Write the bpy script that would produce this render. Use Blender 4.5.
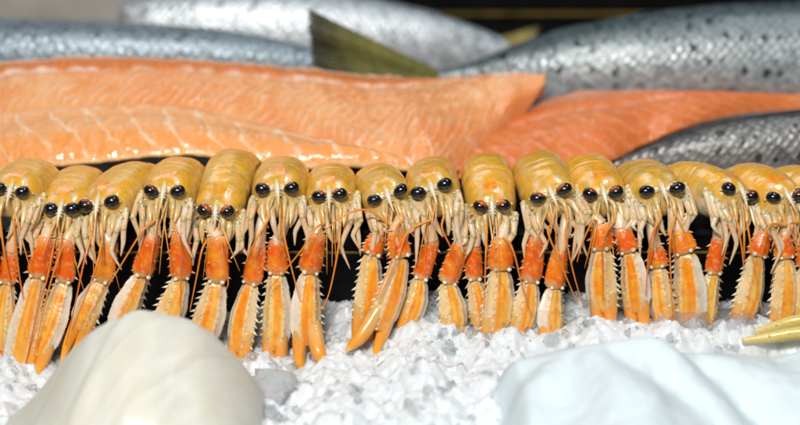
import bpy, math, random
import numpy as np
from mathutils import Vector, Matrix, noise

# ------------------------------------------------------------------ clear
for o in list(bpy.data.objects):
    bpy.data.objects.remove(o, do_unlink=True)
scene = bpy.context.scene
col = scene.collection
S = 0.01                       # everything below is laid out in centimetres
R = math.radians
rng = random.Random(11)
nrg = np.random.default_rng(5)

# ------------------------------------------------------------------ camera
PITCH = R(24.0)
FOCAL = 70.0
DIST = 48.0 * FOCAL / 36.0     # cm, frame is 48 cm wide at the heads
TARGET = Vector((0, 0, 1.5))
CAMP = TARGET + Vector((0, -math.cos(PITCH), math.sin(PITCH))) * DIST
cam_d = bpy.data.cameras.new('camera')
cam = bpy.data.objects.new('camera', cam_d)
col.objects.link(cam)
cam.location = CAMP * S
cam.rotation_euler = (R(90) - PITCH, 0, 0)
cam_d.lens = FOCAL
cam_d.sensor_width = 36
cam_d.clip_start = 0.02
cam_d.clip_end = 50
cam_d.dof.use_dof = True
cam_d.dof.focus_distance = (DIST - 0.1) * S
cam_d.dof.aperture_fstop = 3.0
scene.camera = cam

# ------------------------------------------------------------------ light
world = bpy.data.worlds.new('World')
scene.world = world
world.use_nodes = True
bg = world.node_tree.nodes['Background']
bg.inputs[0].default_value = (0.80, 0.90, 1.0, 1)
bg.inputs[1].default_value = 0.035

def area(name, loc, target, sx, sy, power, colour):
    d = bpy.data.lights.new(name, 'AREA')
    d.shape = 'RECTANGLE'
    d.size, d.size_y, d.energy, d.color = sx, sy, power, colour
    o = bpy.data.objects.new(name, d)
    col.objects.link(o)
    o.location = loc
    o.rotation_euler = (Vector(target) - Vector(loc)).to_track_quat('-Z', 'Y').to_euler()
    return o
area('counter_lamp', (-0.25, -1.05, 1.15), (0, 0.02, 0), 0.55, 0.10, 19, (1.0, 0.975, 0.94))
area('ceiling_lamp', (0.55, 0.25, 1.5), (0.05, 0.1, 0), 0.7, 0.12, 5.5, (0.94, 0.97, 1.0))
area('hall_lamp', (-0.5, 1.35, 1.2), (-0.1, 0.2, 0), 1.2, 0.5, 4.5, (0.80, 0.94, 1.0))

scene.view_settings.view_transform = 'Standard'
scene.view_settings.look = 'None'
scene.view_settings.exposure = 0.45
scene.view_settings.gamma = 1.0
scene.render.engine = 'CYCLES'
scene.render.resolution_x, scene.render.resolution_y = 1024, 544

# ------------------------------------------------------------------ helpers
def at(px, py, y):
    """the point (cm) at depth y that the photo (800x425) shows at px, py"""
    sx = (px - 400.0) / 800.0 * 36.0 / FOCAL
    sy = (212.5 - py) / 800.0 * 36.0 / FOCAL
    d = Vector((sx, math.cos(PITCH) + sy * math.sin(PITCH), -math.sin(PITCH) + sy * math.cos(PITCH)))
    t = (y - CAMP.y) / d.y
    return CAMP + d * t

def fbm(p, o=4):
    return noise.fractal(Vector(p), 1.0, 2.0, o)

def lerp(a, b, t):
    return a + (b - a) * t

def mixc(a, b, t):
    t = min(1, max(0, t))
    return tuple(a[i] + (b[i] - a[i]) * t for i in range(3))

def sstep(a, b, x):
    t = min(1, max(0, (x - a) / (b - a)))
    return t * t * (3 - 2 * t)

class MB:
    """collects vertices (cm), faces and pigment; build() links ONE mesh object"""
    def __init__(s):
        s.v, s.f, s.c, s.u = [], [], [], []
    def add(s, vs, fs, cs, us=None):
        n = len(s.v)
        s.v += [tuple(v) for v in vs]
        s.f += [tuple(i + n for i in f) for f in fs]
        s.c += list(cs)
        s.u += list(us) if us is not None else [(0, 0, 0)] * len(vs)
    def rings(s, rings, cols, us=None, cap=True):
        k = len(rings[0])
        vs, cs, fs = [], [], []
        for r, c in zip(rings, cols):
            vs += r
            cs += c
        for i in range(len(rings) - 1):
            for j in range(k):
                a, b = i * k + j, i * k + (j + 1) % k
                fs.append((a, b, b + k, a + k))
        if cap:
            fs.append(tuple(range(k))[::-1])
            fs.append(tuple((len(rings) - 1) * k + j for j in range(k)))
        s.add(vs, fs, cs, us)
    def cone(s, p, d, L, r, c0, c1, n=5):
        d = d.normalized()
        a = d.orthogonal().normalized()
        b = d.cross(a)
        vs = [p + (a * math.cos(2 * math.pi * i / n) + b * math.sin(2 * math.pi * i / n)) * r for i in range(n)]
        vs += [v * 0.55 + (p + d * L * 0.5) * 0.45 + d * L * 0.28 for v in vs] if L > r * 3 else []
        m = len(vs) // n
        vs.append(p + d * L)
        fs = []
        for k in range(m - 1):
            fs += [(k * n + i, k * n + (i + 1) % n, (k + 1) * n + (i + 1) % n, (k + 1) * n + i) for i in range(n)]
        t = len(vs) - 1
        fs += [((m - 1) * n + i, (m - 1) * n + (i + 1) % n, t) for i in range(n)]
        s.add(vs, fs, [c0] * n + [mixc(c0, c1, .7)] * (len(vs) - 1 - n) + [c1])
    def build(s, name, mat, parent=None, origin=None, smooth=True):
        o0 = Vector(origin) if origin is not None else Vector((0, 0, 0))
        me = bpy.data.meshes.new(name)
        me.from_pydata([((x - o0.x) * S, (y - o0.y) * S, (z - o0.z) * S) for x, y, z in s.v], [], s.f)
        ca = me.color_attributes.new('Col', 'FLOAT_COLOR', 'POINT')
        ca.data.foreach_set('color', np.array([(c[0], c[1], c[2], 1) for c in s.c], dtype=np.float32).ravel())
        ua = me.attributes.new('lay', 'FLOAT_VECTOR', 'POINT')
        ua.data.foreach_set('vector', np.array(s.u, dtype=np.float32).ravel())
        me.polygons.foreach_set('use_smooth', [smooth] * len(me.polygons))
        me.materials.append(mat)
        me.update()
        ob = bpy.data.objects.new(name, me)
        col.objects.link(ob)
        if parent is not None:
            ob.parent = parent
        else:
            ob.location = o0 * S
        return ob

def grid_obj(name, X, C, U, mat, parent=None, origin=(0, 0, 0), smooth=True, closed=False):
    """X (n,m,3) cm grid"""
    n, m = X.shape[:2]
    o0 = np.array(origin)
    me = bpy.data.meshes.new(name)
    V = (X.reshape(-1, 3) - o0) * S
    idx = np.arange(n * m).reshape(n, m)
    if closed:
        idx = np.concatenate([idx, idx[:, :1]], 1)
    F = np.stack([idx[:-1, :-1], idx[1:, :-1], idx[1:, 1:], idx[:-1, 1:]], -1).reshape(-1, 4)
    me.from_pydata(V.tolist(), [], F.tolist())
    if C is not None:
        ca = me.color_attributes.new('Col', 'FLOAT_COLOR', 'POINT')
        ca.data.foreach_set('color', np.concatenate([C.reshape(-1, 3), np.ones((n * m, 1))], 1).astype(np.float32).ravel())
    if U is not None:
        ua = me.attributes.new('lay', 'FLOAT_VECTOR', 'POINT')
        ua.data.foreach_set('vector', U.reshape(-1, 3).astype(np.float32).ravel())
    me.polygons.foreach_set('use_smooth', [smooth] * len(me.polygons))
    me.materials.append(mat)
    me.update()
    ob = bpy.data.objects.new(name, me)
    col.objects.link(ob)
    if parent is not None:
        ob.parent = parent
    else:
        ob.location = Vector(origin) * S
    return ob

def catmull(pts, n):
    P = [Vector(p) for p in pts]
    P = [P[0] * 2 - P[1]] + P + [P[-1] * 2 - P[-2]]
    out = []
    segs = len(P) - 3
    for i in range(n):
        t = i / (n - 1) * segs
        k = min(int(t), segs - 1)
        f = t - k
        a, b, c, d = P[k:k + 4]
        out.append(0.5 * ((2 * b) + (c - a) * f + (2 * a - 5 * b + 4 * c - d) * f * f + (3 * b - a - 3 * c + d) * f ** 3))
    return out

def interp(stations, t):
    """stations: list of (t, value...)"""
    if t <= stations[0][0]:
        return stations[0][1:]
    for a, b in zip(stations, stations[1:]):
        if t <= b[0]:
            f = (t - a[0]) / (b[0] - a[0])
            f = f * f * (3 - 2 * f)
            return tuple(lerp(a[i], b[i], f) for i in range(1, len(a)))
    return stations[-1][1:]

def tube(mb, pts, radii, colours, n=8, steps=None, flat=1.0, fdir=None):
    """tapering tube along pts; radii and colours at control points"""
    k = len(pts)
    steps = steps or (k - 1) * 5 + 1
    C = catmull(pts, steps)
    rings, cols = [], []
    ref = fdir or Vector((0.13, -1, 0.1))
    for i, p in enumerate(C):
        d = (C[min(i + 1, steps - 1)] - C[max(i - 1, 0)]).normalized()
        a = (ref - d * ref.dot(d)).normalized()
        b = d.cross(a)
        t = i / (steps - 1) * (k - 1)
        j = min(int(t), k - 2)
        f = t - j
        r = lerp(radii[j], radii[j + 1], f)
        c = mixc(colours[j], colours[j + 1], f)
        rings.append([p + (a * math.cos(2 * math.pi * q / n) * flat + b * math.sin(2 * math.pi * q / n)) * r for q in range(n)])
        cols.append([c] * n)
    mb.rings(rings, cols)

def kink(pts, radii, cols, e=.16):
    P, Rr, C = [pts[0]], [radii[0]], [cols[0]]
    for i in range(1, len(pts) - 1):
        P += [pts[i].lerp(pts[i - 1], e), pts[i].lerp(pts[i + 1], e)]
        Rr += [lerp(radii[i], radii[i - 1], e) * .95, lerp(radii[i], radii[i + 1], e) * .95]
        C += [cols[i], cols[i]]
    return P + [pts[-1]], Rr + [radii[-1]], C + [cols[-1]]

def tag(o, label, cat, group=None):
    o['label'] = label
    o['category'] = cat
    if group:
        o['group'] = group
    return o

def root(name, loc, label, cat, group=None):
    e = bpy.data.objects.new(name, None)
    e.empty_display_size = 0.01
    col.objects.link(e)
    e.location = Vector(loc) * S
    return tag(e, label, cat, group)

# ------------------------------------------------------------------ materials
def new_mat(name):
    m = bpy.data.materials.new(name)
    m.use_nodes = True
    nt = m.node_tree
    return m, nt, nt.nodes['Principled BSDF']

def nd(nt, t, **kw):
    n = nt.nodes.new(t)
    for k, v in kw.items():
        setattr(n, k, v)
    return n

def tex_noise(nt, scale, detail=4, rough=.55, vec=None):
    n = nd(nt, 'ShaderNodeTexNoise')
    n.inputs['Scale'].default_value = scale
    n.inputs['Detail'].default_value = detail
    n.inputs['Roughness'].default_value = rough
    if vec:
        nt.links.new(vec, n.inputs['Vector'])
    return n

def ramp(nt, src, a, b, ca=(0, 0, 0, 1), cb=(1, 1, 1, 1)):
    r = nd(nt, 'ShaderNodeValToRGB')
    r.color_ramp.elements[0].position = a
    r.color_ramp.elements[1].position = b
    r.color_ramp.elements[0].color = ca
    r.color_ramp.elements[1].color = cb
    nt.links.new(src, r.inputs[0])
    return r

def mixrgb(nt, kind, fac, a, b):
    m = nd(nt, 'ShaderNodeMix', data_type='RGBA', blend_type=kind)
    for sock, v in ((m.inputs[0], fac), (m.inputs[6], a), (m.inputs[7], b)):
        if hasattr(v, 'links'):
            nt.links.new(v, sock)
        else:
            sock.default_value = v
    return m.outputs[2]

def bump(nt, p, h, strength, dist):
    b = nd(nt, 'ShaderNodeBump')
    b.inputs['Strength'].default_value = strength
    b.inputs['Distance'].default_value = dist
    nt.links.new(h, b.inputs['Height'])
    nt.links.new(b.outputs[0], p.inputs['Normal'])
    return b

def geo_vec(nt):
    return nd(nt, 'ShaderNodeNewGeometry').outputs['Position']

def pigment_mat(name, rough=.28, sss=.3, sscale=.004, mott=.25, nscale=350, bstr=.25, bdist=.0006, coat=.3, radius=(1, .45, .2)):
    m, nt, p = new_mat(name)
    a = nd(nt, 'ShaderNodeAttribute', attribute_name='Col')
    gv = geo_vec(nt)
    n1 = tex_noise(nt, nscale, 5, .6, gv)
    r1 = ramp(nt, n1.outputs[0], .3, .7, (1 - mott, 1 - mott, 1 - mott, 1), (1 + mott * .5, 1 + mott * .5, 1 + mott * .5, 1))
    c = mixrgb(nt, 'MULTIPLY', 1.0, a.outputs[0], r1.outputs[0])
    nt.links.new(c, p.inputs['Base Color'])
    p.inputs['Subsurface Weight'].default_value = sss
    p.inputs['Subsurface Radius'].default_value = radius
    p.inputs['Subsurface Scale'].default_value = sscale
    p.inputs['Coat Weight'].default_value = coat
    p.inputs['Coat Roughness'].default_value = .05
    n2 = tex_noise(nt, nscale * .6, 3, .5, gv)
    rr = ramp(nt, n2.outputs[0], .3, .75, (rough * .6,) * 3 + (1,), (rough * 1.6,) * 3 + (1,))
    nt.links.new(rr.outputs[0], p.inputs['Roughness'])
    n3 = tex_noise(nt, nscale * 2.2, 4, .6, gv)
    bump(nt, p, n3.outputs[0], bstr, bdist)
    return m

M_SHELL = pigment_mat('shell', rough=.2, sss=.4, sscale=.004, mott=.1, nscale=170, bstr=.3, bdist=.0010, coat=.5)
M_CLAW = pigment_mat('claw_shell', rough=.2, sss=.25, sscale=.003, mott=.1, nscale=220, bstr=.4, bdist=.001, coat=.45)
M_LEG = pigment_mat('leg_shell', rough=.3, sss=.45, sscale=.003, mott=.15, nscale=500, bstr=.2, bdist=.0004)
M_ANT = pigment_mat('antenna_shell', rough=.35, sss=.15, sscale=.002, mott=.2, nscale=900, bstr=.1, bdist=.0003, coat=.1)
M_EYE = pigment_mat('eye_shell', rough=.22, sss=0, mott=.2, nscale=500, bstr=.1, bdist=.0003, coat=.5)
M_FLESH = pigment_mat('salmon_flesh', rough=.2, sss=.4, sscale=.006, mott=.05, nscale=170, bstr=.6, bdist=.0020, coat=.4, radius=(1, .35, .15))

def plain_mat(name, c, rough, metal=0, coat=0, nscale=60, mott=.2, bstr=.1, bdist=.001):
    m, nt, p = new_mat(name)
    gv = geo_vec(nt)
    n1 = tex_noise(nt, nscale, 5, .6, gv)
    lo = tuple(x * (1 - mott) for x in c) + (1,)
    hi = tuple(min(1, x * (1 + mott)) for x in c) + (1,)
    r = ramp(nt, n1.outputs[0], .3, .7, lo, hi)
    nt.links.new(r.outputs[0], p.inputs['Base Color'])
    rr = ramp(nt, n1.outputs[0], .3, .7, (rough * .75,) * 3 + (1,), (rough * 1.3,) * 3 + (1,))
    nt.links.new(rr.outputs[0], p.inputs['Roughness'])
    p.inputs['Metallic'].default_value = metal
    p.inputs['Coat Weight'].default_value = coat
    bump(nt, p, n1.outputs[0], bstr, bdist)
    return m

M_TRAY = plain_mat('black_tray_plastic', (.004, .004, .005), .45, bstr=.05)
M_TRAY.node_tree.nodes['Principled BSDF'].inputs['Specular IOR Level'].default_value = .15
M_GOLD = plain_mat('gold_trim', (.26, .18, .03), .4, metal=.8)
M_STEEL = plain_mat('brushed_steel', (.60, .56, .50), .5, metal=.2, nscale=9)
M_DARK = plain_mat('dark_panel', (.016, .020, .026), .5)

def fish_mat(name, su, sv, spots, spot_amt):
    m, nt, p = new_mat(name)
    a = nd(nt, 'ShaderNodeAttribute', attribute_name='Col')
    l = nd(nt, 'ShaderNodeAttribute', attribute_name='lay')
    mp = nd(nt, 'ShaderNodeMapping')
    mp.inputs['Scale'].default_value = (su, sv, 1)
    mp.inputs['Rotation'].default_value = (0, 0, R(45))
    nt.links.new(l.outputs['Vector'], mp.inputs[0])
    vo = nd(nt, 'ShaderNodeTexVoronoi', voronoi_dimensions='2D')
    vo.inputs['Scale'].default_value = 1
    vo.inputs['Randomness'].default_value = .6
    nt.links.new(mp.outputs[0], vo.inputs['Vector'])
    # each scale a shade of its own
    r1 = ramp(nt, vo.outputs['Color'], 0, 1, (.66, .66, .66, 1), (1.2, 1.2, 1.2, 1))
    c = mixrgb(nt, 'MULTIPLY', 1.0, a.outputs[0], r1.outputs[0])
    re = ramp(nt, vo.outputs['Distance'], .45, .75, (1, 1, 1, 1), (.6, .63, .66, 1))
    c = mixrgb(nt, 'MULTIPLY', 1.0, c, re.outputs[0])
    # dark spots of the skin
    vs = nd(nt, 'ShaderNodeTexVoronoi', voronoi_dimensions='2D')
    vs.inputs['Scale'].default_value = spots
    nz = tex_noise(nt, 3.2, 3, .5, l.outputs['Vector'])
    mv = nd(nt, 'ShaderNodeVectorMath', operation='MULTIPLY_ADD')
    nt.links.new(nz.outputs['Color'], mv.inputs[0])
    mv.inputs[1].default_value = (.5, .5, 0)
    nt.links.new(l.outputs['Vector'], mv.inputs[2])
    nt.links.new(mv.outputs[0], vs.inputs['Vector'])
    sep = nd(nt, 'ShaderNodeSeparateColor')
    nt.links.new(vs.outputs['Color'], sep.inputs[0])
    th = nd(nt, 'ShaderNodeMath', operation='MULTIPLY')
    nt.links.new(sep.outputs[0], th.inputs[0])
    th.inputs[1].default_value = .27
    lt = nd(nt, 'ShaderNodeMath', operation='SUBTRACT')
    nt.links.new(th.outputs[0], lt.inputs[0])
    nt.links.new(vs.outputs['Distance'], lt.inputs[1])
    sm = ramp(nt, lt.outputs[0], 0, .06)
    al = nd(nt, 'ShaderNodeSeparateXYZ')
    nt.links.new(l.outputs['Vector'], al.inputs[0])
    ml = nd(nt, 'ShaderNodeMath', operation='MULTIPLY')
    nt.links.new(sm.outputs[0], ml.inputs[0])
    nt.links.new(al.outputs[2], ml.inputs[1])       # third layout channel: where spots grow
    m2 = nd(nt, 'ShaderNodeMath', operation='MULTIPLY')
    nt.links.new(ml.outputs[0], m2.inputs[0])
    m2.inputs[1].default_value = spot_amt
    c = mixrgb(nt, 'MIX', m2.outputs[0], c, (.012, .014, .016, 1))
    nt.links.new(c, p.inputs['Base Color'])
    p.inputs['Metallic'].default_value = .45
    rr = ramp(nt, vo.outputs['Color'], 0, 1, (.32, .32, .32, 1), (.6, .6, .6, 1))
    nt.links.new(rr.outputs[0], p.inputs['Roughness'])
    p.inputs['Coat Weight'].default_value = .12
    p.inputs['Coat Roughness'].default_value = .2
    inv = nd(nt, 'ShaderNodeMath', operation='SUBTRACT')
    inv.inputs[0].default_value = 1
    nt.links.new(vo.outputs['Distance'], inv.inputs[1])
    bump(nt, p, inv.outputs[0], .8, .0009)
    return m

M_FISH = fish_mat('silver_salmon_skin', 2.0, 2.3, .75, .9)
M_FIN = pigment_mat('fin_skin', rough=.35, sss=.1, sscale=.002, mott=.35, nscale=140, bstr=.3, bdist=.0008)

def ice_mat(name, trans, sss, rough, tint):
    m, nt, p = new_mat(name)
    gv = geo_vec(nt)
    n1 = tex_noise(nt, 130, 4, .6, gv)
    r = ramp(nt, n1.outputs[0], .3, .7, tuple(x * .93 for x in tint) + (1,), tuple(tint) + (1,))
    nt.links.new(r.outputs[0], p.inputs['Base Color'])
    p.inputs['IOR'].default_value = 1.31
    p.inputs['Transmission Weight'].default_value = trans
    p.inputs['Subsurface Weight'].default_value = sss
    p.inputs['Subsurface Radius'].default_value = (1, 1.05, 1.1)
    p.inputs['Subsurface Scale'].default_value = .008
    rr = ramp(nt, n1.outputs[0], .3, .7, (rough * .5,) * 3 + (1,), (rough * 1.6,) * 3 + (1,))
    nt.links.new(rr.outputs[0], p.inputs['Roughness'])
    n2 = tex_noise(nt, 420, 4, .6, gv)
    bump(nt, p, n2.outputs[0], .4, .0012)
    return m
M_ICEBED = ice_mat('packed_ice', .13, .8, .10, (.87, .925, .97))
M_ICEBED.node_tree.nodes['Principled BSDF'].inputs['Coat Weight'].default_value = .5
M_ICE = ice_mat('ice_chip', .95, 0, .04, (.99, .995, 1.0))
def cloudy(m, fac, c):
    nt = m.node_tree
    p = nt.nodes['Principled BSDF']; out = nt.nodes['Material Output']
    t = nd(nt, 'ShaderNodeBsdfTranslucent'); t.inputs[0].default_value = c
    mx = nd(nt, 'ShaderNodeMixShader'); mx.inputs[0].default_value = fac
    nt.links.new(p.outputs[0], mx.inputs[1]); nt.links.new(t.outputs[0], mx.inputs[2])
    nt.links.new(mx.outputs[0], out.inputs[0])
cloudy(M_ICE, .08, (.94, .97, 1, 1))
M_CHUNK = ice_mat('clear_ice', .92, .0, .06, (.99, .99, 1.0))
cloudy(M_CHUNK, .15, (.97, .98, 1, 1))

# ================================================================== SETTING
def box(mb, x0, x1, y0, y1, z0, z1, bev=0.0, c=(.5, .5, .5)):
    b = bev
    P = []
    for z, i in ((z0, b), (z0 + b, 0), (z1 - b, 0), (z1, b)) if b else ((z0, 0), (z1, 0)):
        P.append([Vector((x0 + i, y0 + i, z)), Vector((x1 - i, y0 + i, z)), Vector((x1 - i, y1 - i, z)), Vector((x0 + i, y1 - i, z))])
    mb.rings(P, [[c] * 4] * len(P))

mb = MB(); box(mb, -60, 60, 0.9, 44, -14, -0.15, .25)
tray = mb.build('display_shelf', M_TRAY, smooth=False); tray['kind'] = 'structure'
mb = MB(); box(mb, -60, 60, 0.72, 0.9, -1.62, -1.44, .03)
t2 = mb.build('gold_trim', M_GOLD, tray, smooth=False)
mb = MB(); box(mb, at(230, 13, 44).x, 60, 44, 46, -14, 9.2, .2)
back = mb.build('tray_back_wall', M_TRAY, smooth=False); back['kind'] = 'structure'
zg = at(520, 13.5, 44).z
mb = MB(); box(mb, at(230, 13, 44).x + .1, 60, 43.7, 44, zg - .12, zg + .12, .04)
mb.build('gold_trim', M_GOLD, back, smooth=False)
mb = MB(); box(mb, -9, 90, 60, 61, -14, 45, .2)
o = mb.build('back_panel', M_DARK, smooth=False); o['kind'] = 'structure'
mb = MB(); box(mb, -90, -9.5, 52, 53, -14, 45, .2)
o = mb.build('steel_back_panel', M_STEEL, smooth=False); o['kind'] = 'structure'

# ------------------------------------------------------------------ crushed ice
def ice_edge(x):
    """height of the ice against the shelf, along x (cm)"""
    return -4.75 + .3 * math.sin(x * .5 + 1) + .25 * math.sin(x * 1.3) - 2.0 * sstep(-2, -15, x)
def ice_z(x, y):
    e = ice_edge(x)
    z = e - 0.05 * (0.9 - y) * 1.0
    z += .55 * fbm((x * .35, y * .35, 1.3)) + .22 * fbm((x * 1.3, y * 1.3, 7.3))
    # lower where the middle claws stand, higher left of the white cloth
    z -= .9 * math.exp(-((x + 6.3) / 3.0) ** 2 - ((y + 3.0) / 2.6) ** 2)
    z += .35 * math.exp(-((y + 4.2) / 1.6) ** 2) * sstep(1, 4, x)
    z += .75 * math.exp(-((y + 3.9) / 1.9) ** 2) * sstep(8, 11.5, x)
    return z
nx, ny = 460, 250
X = np.zeros((nx, ny, 3))
def lumps(x, y, sc, sd):
    q = Vector((x * sc + .3 * noise.noise((x, y, sd)), y * sc + .3 * noise.noise((y, x, sd)), sd))
    d, p = noise.voronoi(q)
    k = .5 + .5 * math.sin(p[0].x * 91.7 + p[0].y * 47.3)      # each lump its own height
    return (1 - min(1, d[0] * 1.05) ** 2) * (.35 + .9 * k) * min(1, (d[1] - d[0]) * 4 + .25)
for i in range(nx):
    x = lerp(-31, 31, i / (nx - 1))
    for j in range(ny):
        y = .88 - 34 * (1 - j / (ny - 1)) ** 1.25
        z = ice_z(x, y) + .45 * lumps(x, y, .7, 2.5) + .24 * lumps(x, y, 1.6, 8.5) + .12 * lumps(x, y, 3.4, 5.5) - .36
        X[i, j] = (x, y, z)
bed = grid_obj('packed_ice', X, None, None, M_ICEBED)
bed['kind'] = 'structure'

def ico():
    t = (1 + 5 ** .5) / 2
    v = np.array([(-1, t, 0), (1, t, 0), (-1, -t, 0), (1, -t, 0), (0, -1, t), (0, 1, t), (0, -1, -t), (0, 1, -t), (t, 0, -1), (t, 0, 1), (-t, 0, -1), (-t, 0, 1)], float)
    v /= np.linalg.norm(v[0])
    f = [(0, 11, 5), (0, 5, 1), (0, 1, 7), (0, 7, 10), (0, 10, 11), (1, 5, 9), (5, 11, 4), (11, 10, 2), (10, 7, 6), (7, 1, 8), (3, 9, 4), (3, 4, 2), (3, 2, 6), (3, 6, 8), (3, 8, 9), (4, 9, 5), (2, 4, 11), (6, 2, 10), (8, 6, 7), (9, 8, 1)]
    return v, np.array(f)
ICO_V, ICO_F = ico()

def rot_rand():
    q = nrg.normal(size=4); q /= np.linalg.norm(q)
    w, x, y, z = q
    return np.array([[1 - 2 * (y * y + z * z), 2 * (x * y - z * w), 2 * (x * z + y * w)], [2 * (x * y + z * w), 1 - 2 * (x * x + z * z), 2 * (y * z - x * w)], [2 * (x * z - y * w), 2 * (y * z + x * w), 1 - 2 * (x * x + y * y)]])

def chip(size):
    v = ICO_V * (1 + nrg.normal(size=(12, 1)) * .16) + nrg.normal(size=(12, 3)) * .1
    sc = np.array([1, nrg.uniform(.55, 1), nrg.uniform(.35, .85)]) * size
    return (v * sc) @ rot_rand().T

def chips(name, spots, mat):
    V, F = [], []
    for k, (x, y, z, s) in enumerate(spots):
        V.append(chip(s) + np.array([x, y, z])); F.append(ICO_F + 12 * k)
    V = np.concatenate(V) * S; F = np.concatenate(F)
    me = bpy.data.meshes.new(name)
    me.from_pydata(V.tolist(), [], F.tolist())
    me.polygons.foreach_set('use_smooth', (nrg.random(len(me.polygons)) < .3).tolist())
    me.materials.append(mat)
    o = bpy.data.objects.new(name, me); col.objects.link(o)
    return o
spots = []
while len(spots) < 2600:
    x = nrg.uniform(-30, 30); y = 0.7 - 24 * nrg.random() ** 1.25
    s = .06 + .40 * nrg.random() ** 3.2
    spots.append((x, y, ice_z(x, y) + nrg.uniform(-.3, .3) * s * 1.5, s))
for k in range(60):
    x = nrg.uniform(-28, 28); y = -.6 - 17 * nrg.random(); s = nrg.uniform(.35, .8)
    spots.append((x, y, ice_z(x, y) - .35 * s, s))
o = chips('crushed_ice', spots, M_ICE)
tag(o, 'loose crushed ice chips heaped in front of the langoustines', 'ice'); o['kind'] = 'stuff'

def ice_lump(px, py, y, size, label):
    c = at(px, py + 8, y)
    mb = MB()
    import bmesh
    bm = bmesh.new()
    bmesh.ops.create_icosphere(bm, subdivisions=3, radius=1)
    off = nrg.uniform(-50, 50, 3)
    sc = Vector((size, size * .8, size * rng.uniform(.4, .55)))
    for v in bm.verts:
        n = v.co.copy()
        k = 1 + .6 * fbm(n * 1.4 + Vector(off), 2) + .45 * abs(fbm(n * 2.8 + Vector(off), 2))
        v.co = Vector((n.x * sc.x, n.y * sc.y, n.z * sc.z)) * k
    mb.add([v.co + c for v in bm.verts], [[v.index for v in f.verts] for f in bm.faces], [(1, 1, 1)] * len(bm.verts))
    bm.free()
    o = mb.build('ice_lump', M_CHUNK, origin=c)
    o.data.polygons.foreach_set('use_smooth', [True] * len(o.data.polygons))
    return tag(o, label, 'ice lump', 'large clear ice lumps')
ice_lump(692, 309, -2.9, 1.35, 'rounded clear ice lump below the langoustine turned right, beside black gap')
ice_lump(735, 314, -3.3, 1.1, 'rounded clear ice lump below the rightmost claws, left of the pale yellow legs')
ice_lump(272, 378, -7.5, 1.3, 'flat clear ice lump beside the tip of the white fish fillet')

# ================================================================== FISH
def fish(name, label, stations, yc, depth, colfn, spotfn, roll=0.0, n=220, m=120):
    """stations: (px, top py, bottom py) -> lofted body lying along x"""
    st = []
    for px, t, b in stations:
        a, c = at(px, t, yc), at(px, b, yc)
        st.append((a.x, (a.z + c.z) / 2, (a.z - c.z) / 2))
    st.sort()
    x0, x1 = st[0][0], st[-1][0]
    r = root(name, (lerp(x0, x1, .5), yc, min(s[1] - s[2] for s in st)), label, 'fish')
    Xs = np.zeros((n, m, 3)); C = np.zeros((n, m, 3)); U = np.zeros((n, m, 3))
    sx = np.array([s[0] for s in st]); sc = np.array([s[1] for s in st]); sh = np.array([s[2] for s in st])
    for i in range(n):
        t = i / (n - 1)
        # slower steps at both ends so that the ends close round
        x = x0 + (x1 - x0) * t
        cz = np.interp(x, sx, sc); hh = np.interp(x, sx, sh)
        for j in range(m):
            th = 2 * math.pi * j / m
            yy = -math.sin(th) * hh * depth
            zz = math.cos(th) * hh
            Xs[i, j] = (x, yc + yy * math.cos(roll) - zz * math.sin(roll), cz + zz * math.cos(roll) + yy * math.sin(roll))
            v = th / math.pi                      # 0 back, .5 flank to camera, 1 belly
            vv = v if v <= 1 else 2 - v
            C[i, j] = colfn(t, vv, x)
            U[i, j] = (x, vv * hh * 2.6, spotfn(t, vv))
    # soften the stations
    for _ in range(6):
        Xs[1:-1, :, 1:] = (Xs[:-2, :, 1:] + 2 * Xs[1:-1, :, 1:] + Xs[2:, :, 1:]) / 4
    # close the ends
    Xs[0] = Xs[0].mean(0) * .999 + Xs[0] * .001
    Xs[-1] = Xs[-1].mean(0) * .999 + Xs[-1] * .001
    grid_obj('body', Xs, C, U, M_FISH, r, r.location / S, closed=True)
    return r

def silver(back, mid, belly, wob=0.0):
    def f(t, v, x):
        k = v + .05 * fbm((x * .15, v * 2, 3)) + wob
        if k < .42:
            return mixc(back, mid, sstep(.12, .42, k))
        return mixc(mid, belly, sstep(.45, .8, k))
    return f

fA = fish('salmon', 'blue-grey silver salmon behind the large fillet at upper left',
    [(-330, 60, 78), (-300, 40, 90), (-200, 26, 96), (-60, 21, 98), (0, 19, 98), (60, 20, 97), (120, 23, 95), (200, 28, 92), (260, 36, 90), (310, 48, 88), (345, 62, 86), (372, 72, 84)], 25.5, .75,
    silver((.20, .26, .30), (.36, .43, .48), (.60, .66, .70)), lambda t, v: .0)
fB = fish('salmon', 'bright silver salmon at the top centre, lying behind the dark tail fin',
    [(116, 22, 40), (119, 10, 50), (126, -2, 62), (150, -10, 76), (200, -16, 84), (260, -16, 90), (330, -9, 92), (380, 0, 90), (430, 11, 84), (470, 25, 78), (500, 37, 72), (512, 41, 66)], 33, .7,
    silver((.34, .40, .44), (.74, .78, .81), (.85, .87, .88), .08), lambda t, v: .5 if v < .35 else 0)
fD = fish('salmon', 'spotted grey-silver salmon at upper right above the darker fillet',
    [(432, 73, 83), (455, 68, 86), (480, 60, 92), (510, 47, 104), (560, 30, 118), (640, 14, 126), (720, 6, 128), (800, 2, 126), (900, 0, 120), (1000, 5, 112), (1060, 25, 100), (1090, 45, 85)], 24.5, .8,
    silver((.08, .115, .125), (.42, .47, .48), (.74, .77, .77), .04), lambda t, v: 1.0 if v < .45 else max(0, 1 - (v - .45) * 7))
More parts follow.
